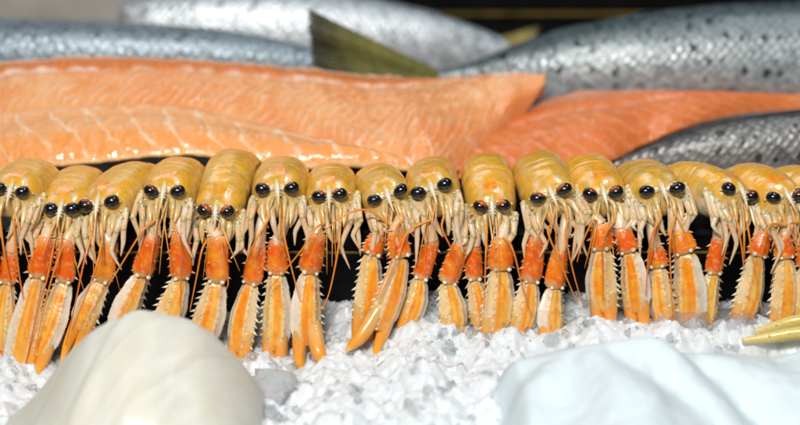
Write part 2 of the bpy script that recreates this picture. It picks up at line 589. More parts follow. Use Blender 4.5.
fC = fish('salmon', 'dark-backed speckled salmon lying just behind the rightmost langoustines',
    [(606, 165, 169), (630, 154, 176), (665, 139, 182), (705, 126, 188), (750, 117, 192), (800, 111, 195), (880, 104, 196), (980, 108, 190), (1030, 130, 175)], 11.0, .75,
    silver((.016, .018, .02), (.23, .23, .225), (.4, .4, .4), .16), lambda t, v: .85)

def fin(parent, outline, y, c0, c1, name='tail_fin'):
    """fan-shaped fin: outline from root pair to edge, px; thin with raised rays"""
    (ra, rb), edge = outline
    n = len(edge)
    E = catmull([at(px, py, y + dy) for px, py, dy in edge], 60)
    A, B = at(*ra, y), at(*rb, y)
    nu, nv = 26, 60
    X = np.zeros((nu * 2, nv, 3)); C = np.zeros((nu * 2, nv, 3)); U = np.zeros((nu * 2, nv, 3))
    for j in range(nv):
        b = A.lerp(B, j / (nv - 1))
        for i in range(nu):
            t = i / (nu - 1)
            p = b.lerp(E[j], t * (1 + .03 * fbm((j * .9, 3, 3)) + .015 * math.sin(j * 1.9)))
            rip = (.09 * math.sin(j * 1.9) + .25 * math.sin(j * .21 + 1)) * t
            th = lerp(.5, .05, t ** .6)
            c = mixc(c0, c1, sstep(.55, 1, t + .12 * fbm((j * .3, t * 4, 5))))
            c = tuple(k * (1 + .45 * math.sin(j * 1.9) * t) for k in c)
            X[i, j] = (p.x, p.y - th + rip, p.z); X[2 * nu - 1 - i, j] = (p.x, p.y + th + rip, p.z)
            C[i, j] = c; C[2 * nu - 1 - i, j] = c
    return grid_obj(name, X, C, U, M_FIN, parent, parent.location / S)
fin(fD, (((438, 72), (438, 84)), [(309, 10, -1.2), (309, 25, -1.6), (311, 45, -1.6), (314, 66, -1.2), (320, 92, -.6)]), 23.8, (.20, .19, .05), (.05, .05, .03))
fin(fB, (((503, 38), (503, 70)), [(540, 26, .5), (534, 44, 0), (534, 62, 0), (545, 82, 0)]), 33, (.34, .28, .07), (.16, .14, .05))

# ------------------------------------------------------------------ salmon fillets
def fillet(name, label, front, backl, yf, yb, thick, n, m, shape, pig):
    """front / backl: px outlines (px, py) of the near lower edge and the far upper edge"""
    fx = np.array(front, float); bx_ = np.array(backl, float)
    r = root(name, at(np.mean(fx[:, 0]), np.mean(fx[:, 1]), yf(300)), label, 'fillet')
    N = m + 14
    X = np.zeros((n, N, 3)); C = np.zeros((n, N, 3)); U = np.zeros((n, N, 3))
    for i in range(n):
        t = i / (n - 1)
        tf = np.linspace(0, 1, len(fx)); tb = np.linspace(0, 1, len(bx_))
        pf = (np.interp(t, tf, fx[:, 0]), np.interp(t, tf, fx[:, 1]))
        pb = (np.interp(t, tb, bx_[:, 0]), np.interp(t, tb, bx_[:, 1]))
        A = at(pf[0], pf[1], yf(pf[0])); B = at(pb[0], pb[1], yb)
        for j in range(m):
            v = j / (m - 1)
            p = A.lerp(B, v)
            dz, dy = shape(t, v, p.x)
            h, c = pig(p.x, v, t)
            X[i, j] = (p.x, p.y + dy, p.z + dz + h)
            C[i, j] = c
        for j in range(14):                    # underside
            v = 1 - (j + 1) / 14
            p = A.lerp(B, v)
            X[i, m + j] = (p.x, p.y + .3, p.z - thick * math.sin(math.pi * min(1, v * 1.0 + .02)) - .15)
            C[i, m + j] = (.5, .2, .1)
    for _ in range(10):
        X[1:-1, m:] = (X[:-2, m:] + 2 * X[1:-1, m:] + X[2:, m:]) / 4
    sm = X[:, :m].copy()
    # ends closed
    for e in (0, -1):
        mid = X[e].mean(0); X[e] = mid * .6 + X[e] * .4
    grid_obj('flesh', X, C, U, M_FLESH, r, r.location / S, closed=True)
    return r

def smooth_line(pts, n=80, k=6):
    P = np.array(pts, float)
    t = np.linspace(0, 1, len(P)); q = np.linspace(0, 1, n)
    # parametrize by arc in x so that stations keep their px
    d = np.concatenate([[0], np.cumsum(np.hypot(*np.diff(P, axis=0).T))]); d /= d[-1]
    o = np.stack([np.interp(q, d, P[:, 0]), np.interp(q, d, P[:, 1])], 1)
    for _ in range(k):
        o[1:-1] = (o[:-2] + 2 * o[1:-1] + o[2:]) / 4
    return o.tolist()

front1 = smooth_line([(-70, 178), (0, 172), (42, 167), (105, 162), (150, 156), (196, 155), (245, 163), (280, 166), (305, 170), (343, 166), (398, 170), (440, 174), (462, 170), (490, 154), (512, 130), (532, 104), (545, 82)], 120, 5)
back1 = smooth_line([(-70, 72), (0, 62), (50, 57), (100, 55), (200, 59), (300, 67), (360, 74), (430, 78), (470, 76), (520, 74), (546, 74)], 120, 5)

def strip(x):
    """where the seam between the near strip and the loin runs across the fillet"""
    return float(np.interp(x, (-32, -26, -16, -7, .2, 1.6), (.40, .43, .42, .30, .13, .0)))
def shape1(t, v, x):
    vb = max(.02, strip(x))
    w = sstep(.03, .2, vb)
    u = v / vb
    b = .75 * math.sin(math.pi * min(1, u * .93)) ** .8 * w if u < 1 / .93 else 0
    k = max(0, (v - vb * .9) / (1 - vb * .9))
    l = lerp(1.5, .55, w) * math.sin(math.pi * k ** .75) ** .75 if v > vb * .9 else 0
    top = -.25 * math.exp(-((v - .84) / .03) ** 2) * sstep(6, 0, x)
    end = sstep(1.0, .9, t) * .85 + .15
    dy = -.7 * math.sin(math.pi * min(1, v / .42)) if v < .42 else 0
    wav = .10 * fbm((x * .35, v * 2.5, 14)) + .05 * fbm((x * 1.1, v * 5, 17))
    return (b + l + top) * end + wav, dy * end

def pig1(x, v, t):
    n1 = fbm((x * .22, v * 3, 1)); n2 = fbm((x * .9, v * 9, 4)); n3 = fbm((x * 3.2, v * 22, 9)); n4 = fbm((x * .5, v * 14, 44))
    vb = strip(x) + .012 * n1
    base = mixc((.85, .28, .065), (.87, .43, .18), .5 + .7 * n1 + .4 * n4)
    h = .07 * n2 + .025 * n3
    if v < vb:
        q = (x * .42 + v * 3.1 + .35 * n1 + .12 * n2) % 1.0
        s = math.exp(-((q - .5) / (.05 + .05 * abs(n2))) ** 2) * sstep(0, .05, v) * (.35 + .8 * max(0, n2 + .3))
        q2 = (x * .95 + v * 4.1 + .5 * n1 + .2 * n2) % 1.0
        s = max(s, .5 * math.exp(-((q2 - .5) / .07) ** 2) * max(0, n4 + .2))
        base = mixc((.86, .33, .06), (.86, .40, .15), sstep(.05, .3, v + .1 * n2))
        base = mixc(base, (.90, .70, .50), min(1, s * 1.3) * .85)
        h -= .03 * s
        base = mixc((.86, .55, .24), base, sstep(.0, .05, v))
    else:
        q = (x * 1.3 - v * 8.5 + .9 * n1 + .3 * n2) % 1.0
        s = math.exp(-((q - .5) / .13) ** 2) * (.15 + .7 * max(0, n2 + .35)) * sstep(vb, vb + .08, v) * (1 - .5 * sstep(.6, .8, v)) * sstep(9, 2, x)
        # near the right end the seams curve round
        q2 = (math.hypot(x - 9, (v - .2) * 9) * .8 + .5 * n1 + .2 * n2) % 1.0
        s = max(s, math.exp(-((q2 - .5) / .1) ** 2) * (.1 + .6 * max(0, n2 + .2)) * sstep(-3, 3, x))
        base = mixc(base, (.90, .62, .44), min(1, s * 1.5) * .75)
        h += .09 * s - .02
        base = mixc(base, (.64, .17, .02), .9 * sstep(.79, .87, v + .02 * n2) * sstep(8, -2, x))
    e = math.exp(-((v - vb) / .013) ** 2) * (.45 + .7 * n2) * sstep(.03, .1, vb)
    e += math.exp(-((v - .845 - .018 * n1 - .01 * n2) / (.016 + .01 * abs(n4))) ** 2) * (.65 + .9 * n2) * sstep(9, 1, x)
    e += math.exp(-((v - .985) / .022) ** 2) * (.9 + .6 * n2)
    k = math.exp(-((x - 6.8) / 2.0) ** 2 - ((v - .75) / .16) ** 2) * max(0, n2 * 2.5 + .4)
    e += k * .8
    base = mixc(base, (.90, .74, .62), max(0, min(1, e)) * .85)
    base = mixc(base, (.82, .40, .20), .25 * sstep(.2, .6, n3))
    return h, base

f1 = fillet('salmon_fillet', 'long pale orange salmon fillet with white seams lying above the langoustines', front1, back1, lambda px: lerp(8.6, 18.6, sstep(425, 550, px)), 19.5, 1.1, 620, 130, shape1, pig1)

front2 = smooth_line([(455, 178), (500, 177), (540, 175), (590, 171), (615, 160), (640, 147), (670, 133), (705, 121), (750, 112), (800, 108), (830, 112)], 140, 3)
back2 = smooth_line([(470, 128), (520, 112), (548, 99), (585, 90), (650, 90), (720, 96), (790, 106), (830, 112)], 80, 4)
def shape2(t, v, x):
    return (1.0 * math.sin(math.pi * min(1, v)) ** .7 - .25 * math.exp(-((v - .62) / .05) ** 2)) * sstep(0, .04, t), 0
def pig2(x, v, t):
    n1 = fbm((x * .22, v * 3, 21)); n2 = fbm((x * .9, v * 9, 24)); n3 = fbm((x * 3.2, v * 22, 29))
    base = mixc((.74, .17, .03), (.80, .24, .06), .5 + .6 * n1)
    q = (x * .8 + v * 5 + .5 * n1) % 1.0
    s = math.exp(-((q - .5) / .12) ** 2) * (.3 + .5 * max(0, n2 + .4)) * sstep(.7, .5, v)
    base = mixc(base, (.86, .48, .28), s * .6)
    e = math.exp(-((v - .62) / .02) ** 2) * max(0, .3 + n2) + math.exp(-((v - .9) / .02) ** 2) * max(0, .5 + n2)
    base = mixc(base, (.90, .62, .48), min(1, max(0, e)) * .8)
    return .07 * n2 + .025 * n3, base
f2 = fillet('salmon_fillet', 'darker orange-red salmon fillet at right, partly under the spotted salmon', front2, back2, lambda px: lerp(lerp(9.2, 13.5, sstep(590, 655, px)), 19.6, sstep(640, 790, px)), 20.2, .5, 320, 90, shape2, pig2)

# hidden bed of ice that carries the fish
X = np.zeros((90, 40, 3))
for i in range(90):
    for j in range(40):
        x = lerp(-58, 58, i / 89); y = lerp(15.5, 24, j / 39)
        lim = lerp(.2, -.2, j / 39)
        X[i, j] = (x, y, min(-.3 + .06 * (y - 12.5), .3) + .3 * fbm((x * .5, y * .5, 3)) + lim)
b2 = grid_obj('ice_bed', X, None, None, M_ICEBED); b2['kind'] = 'structure'

# ================================================================== LANGOUSTINES
CREAM = (.70, .47, .17); PALE = (.72, .54, .28); WHITE = (.84, .75, .60); PEACH = (.80, .38, .13)
ORANGE = (.90, .33, .012); REDOR = (.84, .12, .004); YEL = (.86, .40, .010); OLIVE = (.34, .26, .025); GOLDY = (.76, .44, .055)

ST = [  # y, half width, top, bottom   (local cm, head towards -y)
    (-.80, .12, 1.75, 1.2), (-.77, .42, 2.02, .85), (-.68, .78, 2.26, .5), (-.48, 1.10, 2.48, .2), (-.15, 1.34, 2.68, .02), (.35, 1.49, 2.86, -.05), (1.0, 1.57, 3.0, -.05),
    (2.0, 1.62, 3.13, 0), (3.2, 1.65, 3.2, 0), (4.4, 1.62, 3.14, 0), (5.4, 1.54, 2.94, .05)]
_sa = np.array(ST)
_sy = np.arange(-.80, 5.41, .01)
_tab = np.stack([np.interp(_sy, _sa[:, 0], _sa[:, c]) for c in (1, 2, 3)], 1)
for _ in range(220):                      # smooth the back of the shell, keep the blunt front
    _tab[12:-1] = (_tab[11:-2] + 2 * _tab[12:-1] + _tab[13:]) / 4
def body_station(y):
    if y <= 5.4:
        k = min(len(_sy) - 1, max(0, int(round((y + .80) / .01))))
        return tuple(_tab[k])
    k = (y - 5.4)
    # abdomen: overlapping plates, arching down and under at the back
    hw = 1.48 - .06 * k
    top = 2.88 - .26 * k - .13 * k * k
    bot = .1 - .02 * k
    ph = (k % 1.15) / 1.15
    step = .11 * ph - .05
    return hw + step, top + step, min(bot, top - .6)

def langoustine(spec):
    (elx, ely), (erx, ery), bx_, topy, claws, label, opt = spec
    emx, emy = (elx + erx) / 2, (ely + ery) / 2
    pyaw = -math.atan2((bx_ - emx) * .06, 3.6)
    ppitch = R(max(-12, min(9, (emy - topy - 48) * .8)))
    proll = -math.atan2(ely - ery, erx - elx) * .85
    yd = opt.get('y', 0)
    rot = Matrix.Rotation(pyaw, 4, 'Z') @ Matrix.Rotation(ppitch, 4, 'X') @ Matrix.Rotation(proll, 4, 'Y')
    eye_local = Vector((0, -.72, 1.98))
    M = Matrix.Translation(at(emx, emy, yd - .72)) @ rot @ Matrix.Diagonal((rng.uniform(.97, 1.08), rng.uniform(.84, .95), rng.uniform(.90, .99), 1)) @ Matrix.Translation(-eye_local)
    sc = opt.get('s', 1.0)
    g = rng.random() * 100
    hue = opt.get('hue', rng.uniform(0, 1))      # 0 olive, 1 orange
    base = M @ Vector((0, 2.5, 0))
    r = root('langoustine', base, label, 'langoustine', 'langoustines lined up along the shelf edge')
    r0 = r.location / S
    W = lambda p: M @ Vector(p)
    # ---- body
    mb = MB(); ys = []
    y = -.80
    while y < 9.6:
        ys.append(y); y += .015 if y < -.7 else .04 if y < 1 else .1
    K = 56
    rings, cols = [], []
    for y in ys:
        hw, top, bot = body_station(y)
        # neck groove and plate edges
        gr = math.exp(-((y - 2.55) / .13) ** 2)
        cz, hh = (top + bot) / 2, (top - bot) / 2
        ring, cc = [], []
        for q in range(K):
            th = 2 * math.pi * q / K           # 0 top
            s_, c_ = math.sin(th), math.cos(th)
            e = .85 if c_ > 0 else .6
            xx = hw * math.copysign(abs(s_) ** .88, s_)
            zz = cz + hh * math.copysign(abs(c_) ** e, c_)
            up = max(0, c_)
            rr = 1 - .022 * gr * up + .03 * fbm((xx * 1.1 + g, y * 1.1, zz * 1.1))
            # faint keel on the back and cheeks
            kz = .05 * math.exp(-(xx / .12) ** 2) * sstep(.5, -.2, y) if c_ > 0 else 0
            # side spines / ridge towards the rostrum
            rd = .06 * math.exp(-((abs(xx) - .42) / .09) ** 2) * sstep(1.7, .5, y) * sstep(-.4, .1, y) * up
            ring.append(W(Vector((xx * rr, y, cz + (zz - cz) * rr + kz + rd))))
            # pigment
            n1 = fbm((xx * .9 + g, y * .9, zz * .9)); n2 = fbm((xx * 3 + g, y * 3, zz * 3 + 9))
            upn = (zz - bot) / (top - bot + 1e-6)
            c = mixc(mixc(PALE, WHITE, .45), GOLDY, sstep(.1, .6, upn + .22 * n1))
            c = mixc(c, mixc(PALE, WHITE, .3), .45 * sstep(.05, .4, fbm((xx * 1.6 + g, y * 1.1, zz * 1.6 + 33))))
            c = mixc(c, OLIVE, (.62 - .45 * hue) * sstep(.35, .9, upn + .2 * n1) * sstep(-.2, .25, n1 + .2))
            c = mixc(c, YEL, (.35 + .6 * hue) * sstep(.55, .95, upn + .2 * n2))
            c = mixc(c, CREAM, .5 * gr * up)
            if y > 5.4:
                ph = ((y - 5.4) % 1.15) / 1.15
                c = mixc(c, YEL, .5)
                c = mixc(c, ORANGE, .75 * sstep(.62, .9, ph) * up)
                c = mixc(c, PALE, .7 * math.exp(-((ph - .1) / .12) ** 2) * up)
            else:
                c = mixc(c, ORANGE, .9 * math.exp(-((y - 5.2) / .22) ** 2) * up)
                # rust patch behind the rostrum, two pale spots, pale front
                pt = math.exp(-((y - .45) / .45) ** 2 - ((abs(xx) - .1 - .25 * sstep(.9, .0, y)) / .2) ** 2) * up
                c = mixc(c, (.86, .24, .004), min(1, pt * 1.6) * opt.get('patch', .9))
                sp = math.exp(-((y + .05) / .3) ** 2 - ((abs(xx) - .62) / .18) ** 2) * up
                c = mixc(c, WHITE, sp * .8)
                sp = math.exp(-((y - 1.9) / .5) ** 2 - ((abs(xx) - .85) / .25) ** 2) * up
                c = mixc(c, PALE, sp * .35)
                c = mixc(mixc(PALE, GOLDY, .5), c, sstep(-.85, -.1, y + .5 * (upn - .5)))
                c = mixc(c, mixc(ORANGE, YEL, .4), .55 * math.exp(-(xx / .06) ** 2) * up * sstep(.5, 1.2, y))
            c = mixc(c, PEACH, .45 * sstep(.1, .5, n2) * (1 - upn * .5))
            c = mixc(c, OLIVE, .35 * sstep(.15, .55, fbm((xx * 2.2 + g, y * 2.2, zz * 2.2 + 71))))
            cc.append(c)
        rings.append(ring); cols.append(cc)
    mb.rings(rings, cols)
    # small spines on the brow and cheeks
    for sx in (-1, 1):
        for (x, y, z, L) in ((.80, -.45, 2.3, .28), (1.2, -.35, 1.9, .28), (1.2, -.4, 1.3, .24), (.46, .45, 2.74, .2), (.46, .95, 2.9, .18)):
            p = W((sx * x, y, z)); d = (rot @ Vector((sx * .25, -1, .25)))
            mb.cone(p, d, L * sc, .085, CREAM, WHITE)
    mb.build('body', M_SHELL, r, r0)
    # ---- rostrum
    mb = MB()
    rj = rng.uniform(-.12, .12)
    pts = [W((0, .0, 2.62)), W((0, -.65, 2.3)), W((rj * .4, -1.05, 1.95)), W((rj, -1.4, 1.5)), W((rj * 1.3, -1.7, 1.05))]
    tube(mb, pts, [.16, .19, .14, .09, .03], [GOLDY, PALE, WHITE, PALE, PEACH], 10, 26, .7)
    for k in range(3):
        t = .35 + .2 * k
        p = pts[1].lerp(pts[3], t)
        for sx in (-1, 1):
            mb.cone(p + (rot @ Vector((sx * .1, 0, 0))), rot @ Vector((sx * .7, -1, -.2)), .24, .06, PALE, WHITE)
    mb.build('rostrum', M_LEG, r, r0)
    # ---- eyes
    eyep = opt.get('eyep', rng.choice((0, .25, .6)))
    erx_, ery_ = rng.uniform(.44, .52), rng.uniform(.36, .44)
    for sx in (-1, 1):
        target = at(elx if sx < 0 else erx, ely if sx < 0 else ery, yd - .80)
        loc = W((sx * .70, -.72, 1.98))
        loc = loc.lerp(target, .75)
        n_, m_ = 18, 24
        rings, cols = [], []
        A = (rot @ Vector((sx * 1, -.25, rng.uniform(-.1, .45)))).normalized()      # long axis, outwards
        B = (rot @ Vector((0, -1, .1))).normalized(); B = (B - A * B.dot(A)).normalized()
        Cc = A.cross(B)
        for i in range(n_):
            ph = math.pi * (i + .5) / n_
            ring, cc = [], []
            for q in range(m_):
                th = 2 * math.pi * q / m_
                d = A * math.cos(ph) * erx_ + (B * math.cos(th) * .44 + Cc * math.sin(th) * ery_) * math.sin(ph)
                # kidney: slight hollow on the inner upper side
                up = d.normalized().dot((rot @ Vector((-sx * .5, .05, .85))).normalized())
                d = d * (1 - .1 * sstep(.5, 1, up))
                ring.append(loc + d)
                cc.append(mixc((.006, .004, .006), (.62, .13, .008), eyep * sstep(.52, .70, up + .12 * fbm(d * 5 + Vector((g, 0, 0))))))
            rings.append(ring); cols.append(cc)
        me = MB(); me.rings(rings, cols)
        eo = me.build('eye', M_EYE, r, r0)
        st = MB()
        base_p = W((sx * .2, -.72, 2.0))
        tube(st, [base_p, base_p.lerp(loc, .5), loc - A * .2 + Vector((0, .1, .1))], [.16, .2, .28], [PALE, WHITE, WHITE], 10)
        so = st.build('eyestalk', M_LEG, eo, r0)
    # ---- antennal scales, peduncles, antennae
    ants = opt.get('ant')
    spl = rng.uniform(-.1, .28); droop = rng.uniform(-.25, .25)
    for k, sx in enumerate((-1, 1)):
        mb = MB()
        tube(mb, [W((sx * .66, -.6, 1.3)), W((sx * (.85 + spl * .5), -.95, 1.0)), W((sx * (.88 + spl), -1.3, .55 + droop * .6)), W((sx * (.82 + spl * 1.4), -1.6, .1 + droop))], [.12, .20, .17, .03], [CREAM, mixc(PALE, OLIVE, .2), CREAM, PEACH], 10, 16, .4)
        mb.build('antennal_scale', M_LEG, r, r0)
        mb = MB()
        j = rng.uniform(-.12, .12)
        a0, a1, a2, a3 = W((sx * .42, -.7, 1.4)), W((sx * .48 + j, -1.0, 1.12)), W((sx * .46 + j, -1.25, .72)), W((sx * .42 + j, -1.45, .3))
        tube(mb, [a0, a1, a2, a3], [.19, .17, .14, .10], [PALE, CREAM, mixc(CREAM, ORANGE, .3), mixc(ORANGE, CREAM, .4)], 10, 20)
        mb.cone(a1, rot @ Vector((sx * .6, -1, -.3)), .3, .09, CREAM, WHITE)
        ab = mb.build('antenna_base', M_LEG, r, r0)
        mb = MB()
        if ants and ants[k]:
            path = [a3] + [at(px, py, yy) for px, py, yy in ants[k]]
        else:
            dx = rng.uniform(-.9, .9) + sx * .3; L = rng.uniform(4.0, 7.5)
            path = [a3, a3 + Vector((dx * .35, -.55, -L * .33)), a3 + Vector((dx * .9, -.75 - rng.random() * .4, -L * .68)), a3 + Vector((dx * 1.6 + rng.uniform(-.6, .6), -1.2 - rng.random() * .8, -L))]
        nn = len(path)
        ac = (.74, .17, .02)
        tube(mb, path, [lerp(.08, .028, i / (nn - 1)) for i in range(nn)], [mixc(ORANGE, CREAM, .25)] + [mixc(ac, ORANGE, rng.random() * .6)] * (nn - 1), 7, nn * 9)
        mb.build('antenna', M_ANT, ab, r0)
        # antennules: two fine threads
        mb = MB()
        b0 = W((sx * .2, -.8, 1.5))
        for q in range(2):
            e = b0 + Vector((sx * .3 + rng.uniform(-1.0, 1.0), -1.2 - rng.random(), -1.8 - 3.2 * rng.random()))
            tube(mb, [b0, b0.lerp(e, .5) + Vector((0, -.3, .15)), e], [.08, .042, .018], [PALE, mixc(PEACH, ORANGE, .5), (.78, .2, .02)], 6, 18)
        mb.build('antennule', M_LEG, r, r0)
    # ---- maxillipeds (bearded mouth legs)
    for sx in (-1, 1):
        mb = MB()
        j = rng.uniform(-.15, .15)
        pts = [W((sx * .38, -.5, .9)), W((sx * .5 + j, -.95, .7)), W((sx * .4 + j, -1.15, .1)), W((sx * .28 + j, -1.2, -.55)), W((sx * .12 + j, -1.35, -1.0))]
        tube(mb, *kink(pts, [.27, .27, .22, .15, .05], [CREAM, PALE, mixc(PALE, WHITE, .6), PALE, PEACH], .2), 10, 40)
        P = catmull(pts, 20)
        for p in P[5:18]:
            for q in range(2):
                mb.cone(p, rot @ Vector((-sx * .8 + rng.uniform(-.6, .6), -.5 + rng.uniform(-.4, .4), rng.uniform(-.9, .1))), rng.uniform(.2, .42), .022, CREAM, PALE, 3)
        mb.build('maxilliped', M_LEG, r, r0)
        mb = MB()
        pts = [W((sx * .85, -.3, .8)), W((sx * 1.05, -.75, .65)), W((sx * .9 + j, -1.05, .1)), W((sx * .65 + j, -1.15, -.35))]
        tube(mb, *kink(pts, [.2, .2, .15, .05], [GOLDY, CREAM, mixc(PALE, WHITE, .4), PEACH], .2), 8, 28)
        mb.build('mouth_palp', M_LEG, r, r0)
    # ---- walking legs
    for sx in (-1, 1):
        for k in range(rng.choice((2, 3, 4))):
            mb = MB()
            o1 = -.15 + .5 * k; a = rng.uniform(-.25, .25); dn = rng.uniform(1.0, 2.9) - .3 * k
            p0 = W((sx * 1.0, o1, .75)); p1 = W((sx * (1.32 + .12 * k), o1 - .75 + a, 1.0 + .25 * k + .3 * a)); p2 = W((sx * (1.28 + .18 * k + a), o1 - 1.5 - .2 * k, .35 + .3 * a))
            p2.y = min(p2.y, -.9 - .25 * ((k * 7) % 3) - .3 * rng.random())
            p3 = p2 + Vector((-sx * rng.uniform(-.35, .7), -.25, -dn * .5)); p4 = p3 + Vector((sx * rng.uniform(-.5, .6), -.1, -dn * .5))
            lc = mixc(mixc(PALE, WHITE, rng.uniform(.2, .8)), PEACH, rng.uniform(0, .35))
            tube(mb, *kink([p0, p1, p2, p3, p4], [.25, .24, .19, .15, .035], [CREAM, lc, mixc(lc, PEACH, .4), lc, mixc(PEACH, WHITE, .3)]), 8, 46, .8)
            for kp in (p1, p2):
                rr = .2
                tube(mb, [kp + Vector((0, 0, .2)), kp, kp - Vector((0, 0, .2))], [.09, .235 if kp is p1 else .19, .09], [PALE, CREAM, PALE], 8, 7)
            mb.build('leg', M_LEG, r, r0)
    # ---- claws
    for cl in claws:
        claw(r, r0, W, rot, cl)
    return r

def claw(r, r0, W, rot, cl):
    side, top, wrist, tip, o = cl
    y1, y2, y3 = o.get('y', (-1.55, -1.95, -3.0))
    P0 = W((side * .75, -.05, .75)); P1 = at(*top, y1); P2 = at(*wrist, y2); P3 = at(*tip, y3)
    P1 = P1 + (P1 - P2) * .22
    wd = o.get('w', .62) * 1.22
    out = o.get('out', side)           # the side that carries the saw of spines
    g = rng.random() * 90
    fy = o.get('yaw', rng.uniform(-.45, .45))
    # upper arm
    mb = MB()
    mid = P0.lerp(P1, .5) + Vector((side * .05, -.25, .1))
    tube(mb, [P0, mid, P1 + (P2 - P1) * .06], [.26, .34, .40], [CREAM, mixc(WHITE, PALE, rng.random()), mixc(WHITE, ORANGE, rng.uniform(.2, .7))], 12, 16)
    for k in range(2):
        mb.cone(mid.lerp(P1, .3 + .5 * k) + Vector((out * .3, -.2, 0)), Vector((out, -.4, .2)), .3, .08, PEACH, WHITE)
    arm_mb = mb
    def frame(a, b):
        d = (b - a).normalized()
        f = Vector((fy, -1, .15)); f = (f - d * f.dot(d)).normalized()
        return d, f, d.cross(f) * (1 if d.cross(f).x > 0 else -1)
    # wrist piece (carpus): vivid orange, knobbly
    mb = MB()
    d, f, s = frame(P1, P2)
    L = (P2 - P1).length
    rings, cols = [], []
    red = min(1, o.get('red', rng.uniform(.3, 1)) + .15)
    for i in range(22):
        t = i / 21
        rad = interp([(0, .34), (.12, .42), (.5, .50), (.82, .53), (.94, .46), (1, .32)], t)[0] * wd / .62
        ring, cc = [], []
        for q in range(26):
            th = 2 * math.pi * q / 26
            k = 1 + .06 * math.cos(th * 4 + .5) + .05 * fbm((math.cos(th) * 1.5 + g, math.sin(th) * 1.5, t * 4))
            p = P1 + d * (L * t) + (f * math.cos(th) * .85 + s * math.sin(th)) * rad * k
            ring.append(p)
            n1 = fbm((p.x * 1.3 + g, p.y * 1.3, p.z * 1.3)); n2 = fbm((p.x * 4 + g, p.y * 4, p.z * 4))
            c = mixc(ORANGE, REDOR, min(1, max(0, red + .8 * n1)))
            c = mixc(c, CREAM, .85 * sstep(.82, .97, t + .15 * n1))
            c = mixc(c, (.85, .45, .2), .7 * sstep(.22, 0, t))
            c = mixc(c, PEACH, .7 * sstep(.2, .5, n2))
            c = mixc(c, CREAM, .75 * sstep(-.2, -.8, math.cos(th)))
            cc.append(c)
        rings.append(ring); cols.append(cc)
    mb.rings(rings, cols)
    for row, (th0, cnt) in enumerate(((1.45 * out, 5), (.75 * out, 3), (-.6 * out, 2), (-1.45 * out, 3))):
        for k in range(cnt):
            t = .2 + .68 * k / (cnt - 1) + rng.uniform(-.04, .04)
            rad = interp([(0, .34), (.12, .42), (.5, .50), (.82, .53), (.94, .46), (1, .32)], t)[0] * wd / .62
            dv = f * math.cos(th0) * .85 + s * math.sin(th0)
            big = 1.25 if abs(th0) > 1 else .75
            mb.cone(P1 + d * (L * t) + dv * rad * .93, dv + d * .45, .26 * big * rng.uniform(.6, 1.2), .10, mixc(REDOR, ORANGE, .7), mixc(WHITE, PEACH, .3))
    # white knuckles at the joint
    for th0 in (-.75, .75):
        c0 = P2 - d * .12 + (f * math.cos(th0) + s * math.sin(th0)) * .42 * wd / .62
        rk = rng.uniform(.10, .16)
        tube(mb, [c0 - d * rk, c0 - d * rk * .5, c0, c0 + d * rk * .5, c0 + d * rk], [.03, rk * .86, rk, rk * .86, .03], [CREAM, WHITE, WHITE, WHITE, CREAM], 10, 13)
    wrist_mb = mb
    # hand (palm), then two fingers
    d, f, s = frame(P2, P3)
    L = (P3 - P2).length
    mb = MB()
    rings, cols = [], []
    NQ, NI = 52, 46
    prof = [(0, .34), (.05, .46), (.18, .56), (.5, .72), (.75, .72), (.9, .6), (1, .44)]
    org = o.get('org', rng.uniform(.45, 1))
    def sect(th, t, rad):
        a_ = abs(th)
        ridge = .11 * math.exp(-((a_ - .54) / .12) ** 2) + .14 * math.exp(-((a_ - 1.5) / .14) ** 2) + .08 * math.exp(-((a_ - 2.4) / .2) ** 2)
        gro = -.05 * math.exp(-((a_ - 1.05) / .2) ** 2) - .03 * math.exp(-(a_ / .25) ** 2)
        return rad * (1 + ridge + gro)
    bow = s * (-out * .12)
    for i in range(NI):
        t = i / (NI - 1)
        rad = interp(prof, t)[0] * wd / .68
        ring, cc = [], []
        for q in range(NQ):
            th = 2 * math.pi * q / NQ
            if th > math.pi:
                th -= 2 * math.pi
            k = sect(th, t, rad)
            p = P2 + d * (L * t) + bow * math.sin(math.pi * t) + (f * math.cos(th) * .72 + s * math.sin(th)) * k
            ring.append(p)
            n1 = fbm((p.x * 1.1 + g, p.y * 1.1, p.z * .6)); n2 = fbm((p.x * 4 + g, p.y * 4, p.z * 2))
            a_ = abs(th)
            inner = math.copysign(1, th) != out
            c = mixc((.90, .54, .10), (.90, .33, .012), org * .8 + .7 * n1)                              # panel between the ridges
            st_ = .5 + .9 * fbm((th * 3.2 + g, t * 1.3, g)) + .25 * math.cos(th * 14 + g)
            c = mixc(c, (.88, .24, .006), (.35 + .5 * org) * sstep(.45, .9, st_ + .3 * n2) * sstep(.56, .36, a_))
            c = mixc(c, (.90, .70, .34), .3 * sstep(.3, .0, st_ - .2 * n2))
            c = mixc(c, (.88, .70, .38), .85 * math.exp(-((a_ - .54) / .11) ** 2))        # ridge
            sidec = mixc(WHITE, PEACH, .08 + .3 * n1) if inner else mixc((.88, .50, .12), (.84, .68, .42), .6 + .6 * n1)
            c = mixc(c, sidec, sstep(.52 if inner else .58, .66 if inner else .78, a_))
            c = mixc(c, WHITE, .8 * math.exp(-((a_ - 1.5) / .15) ** 2))
            c = mixc(c, CREAM, sstep(1.8, 2.3, a_))
            c = mixc(c, CREAM, .8 * sstep(.1, .02, t))
            c = mixc(c, ORANGE, .45 * sstep(.6, 1.0, t) * (1 if not inner or a_ < .6 else .0))
            c = mixc(c, (.84, .20, .01), .5 * sstep(.2, .5, n2) * sstep(.9, .6, a_))
            cc.append(c)
        rings.append(ring); cols.append(cc)
    mb.rings(rings, cols)
    hand = mb.build('claw', M_CLAW, r, r0)
    arm_mb.build('claw_arm', M_CLAW, hand, r0)
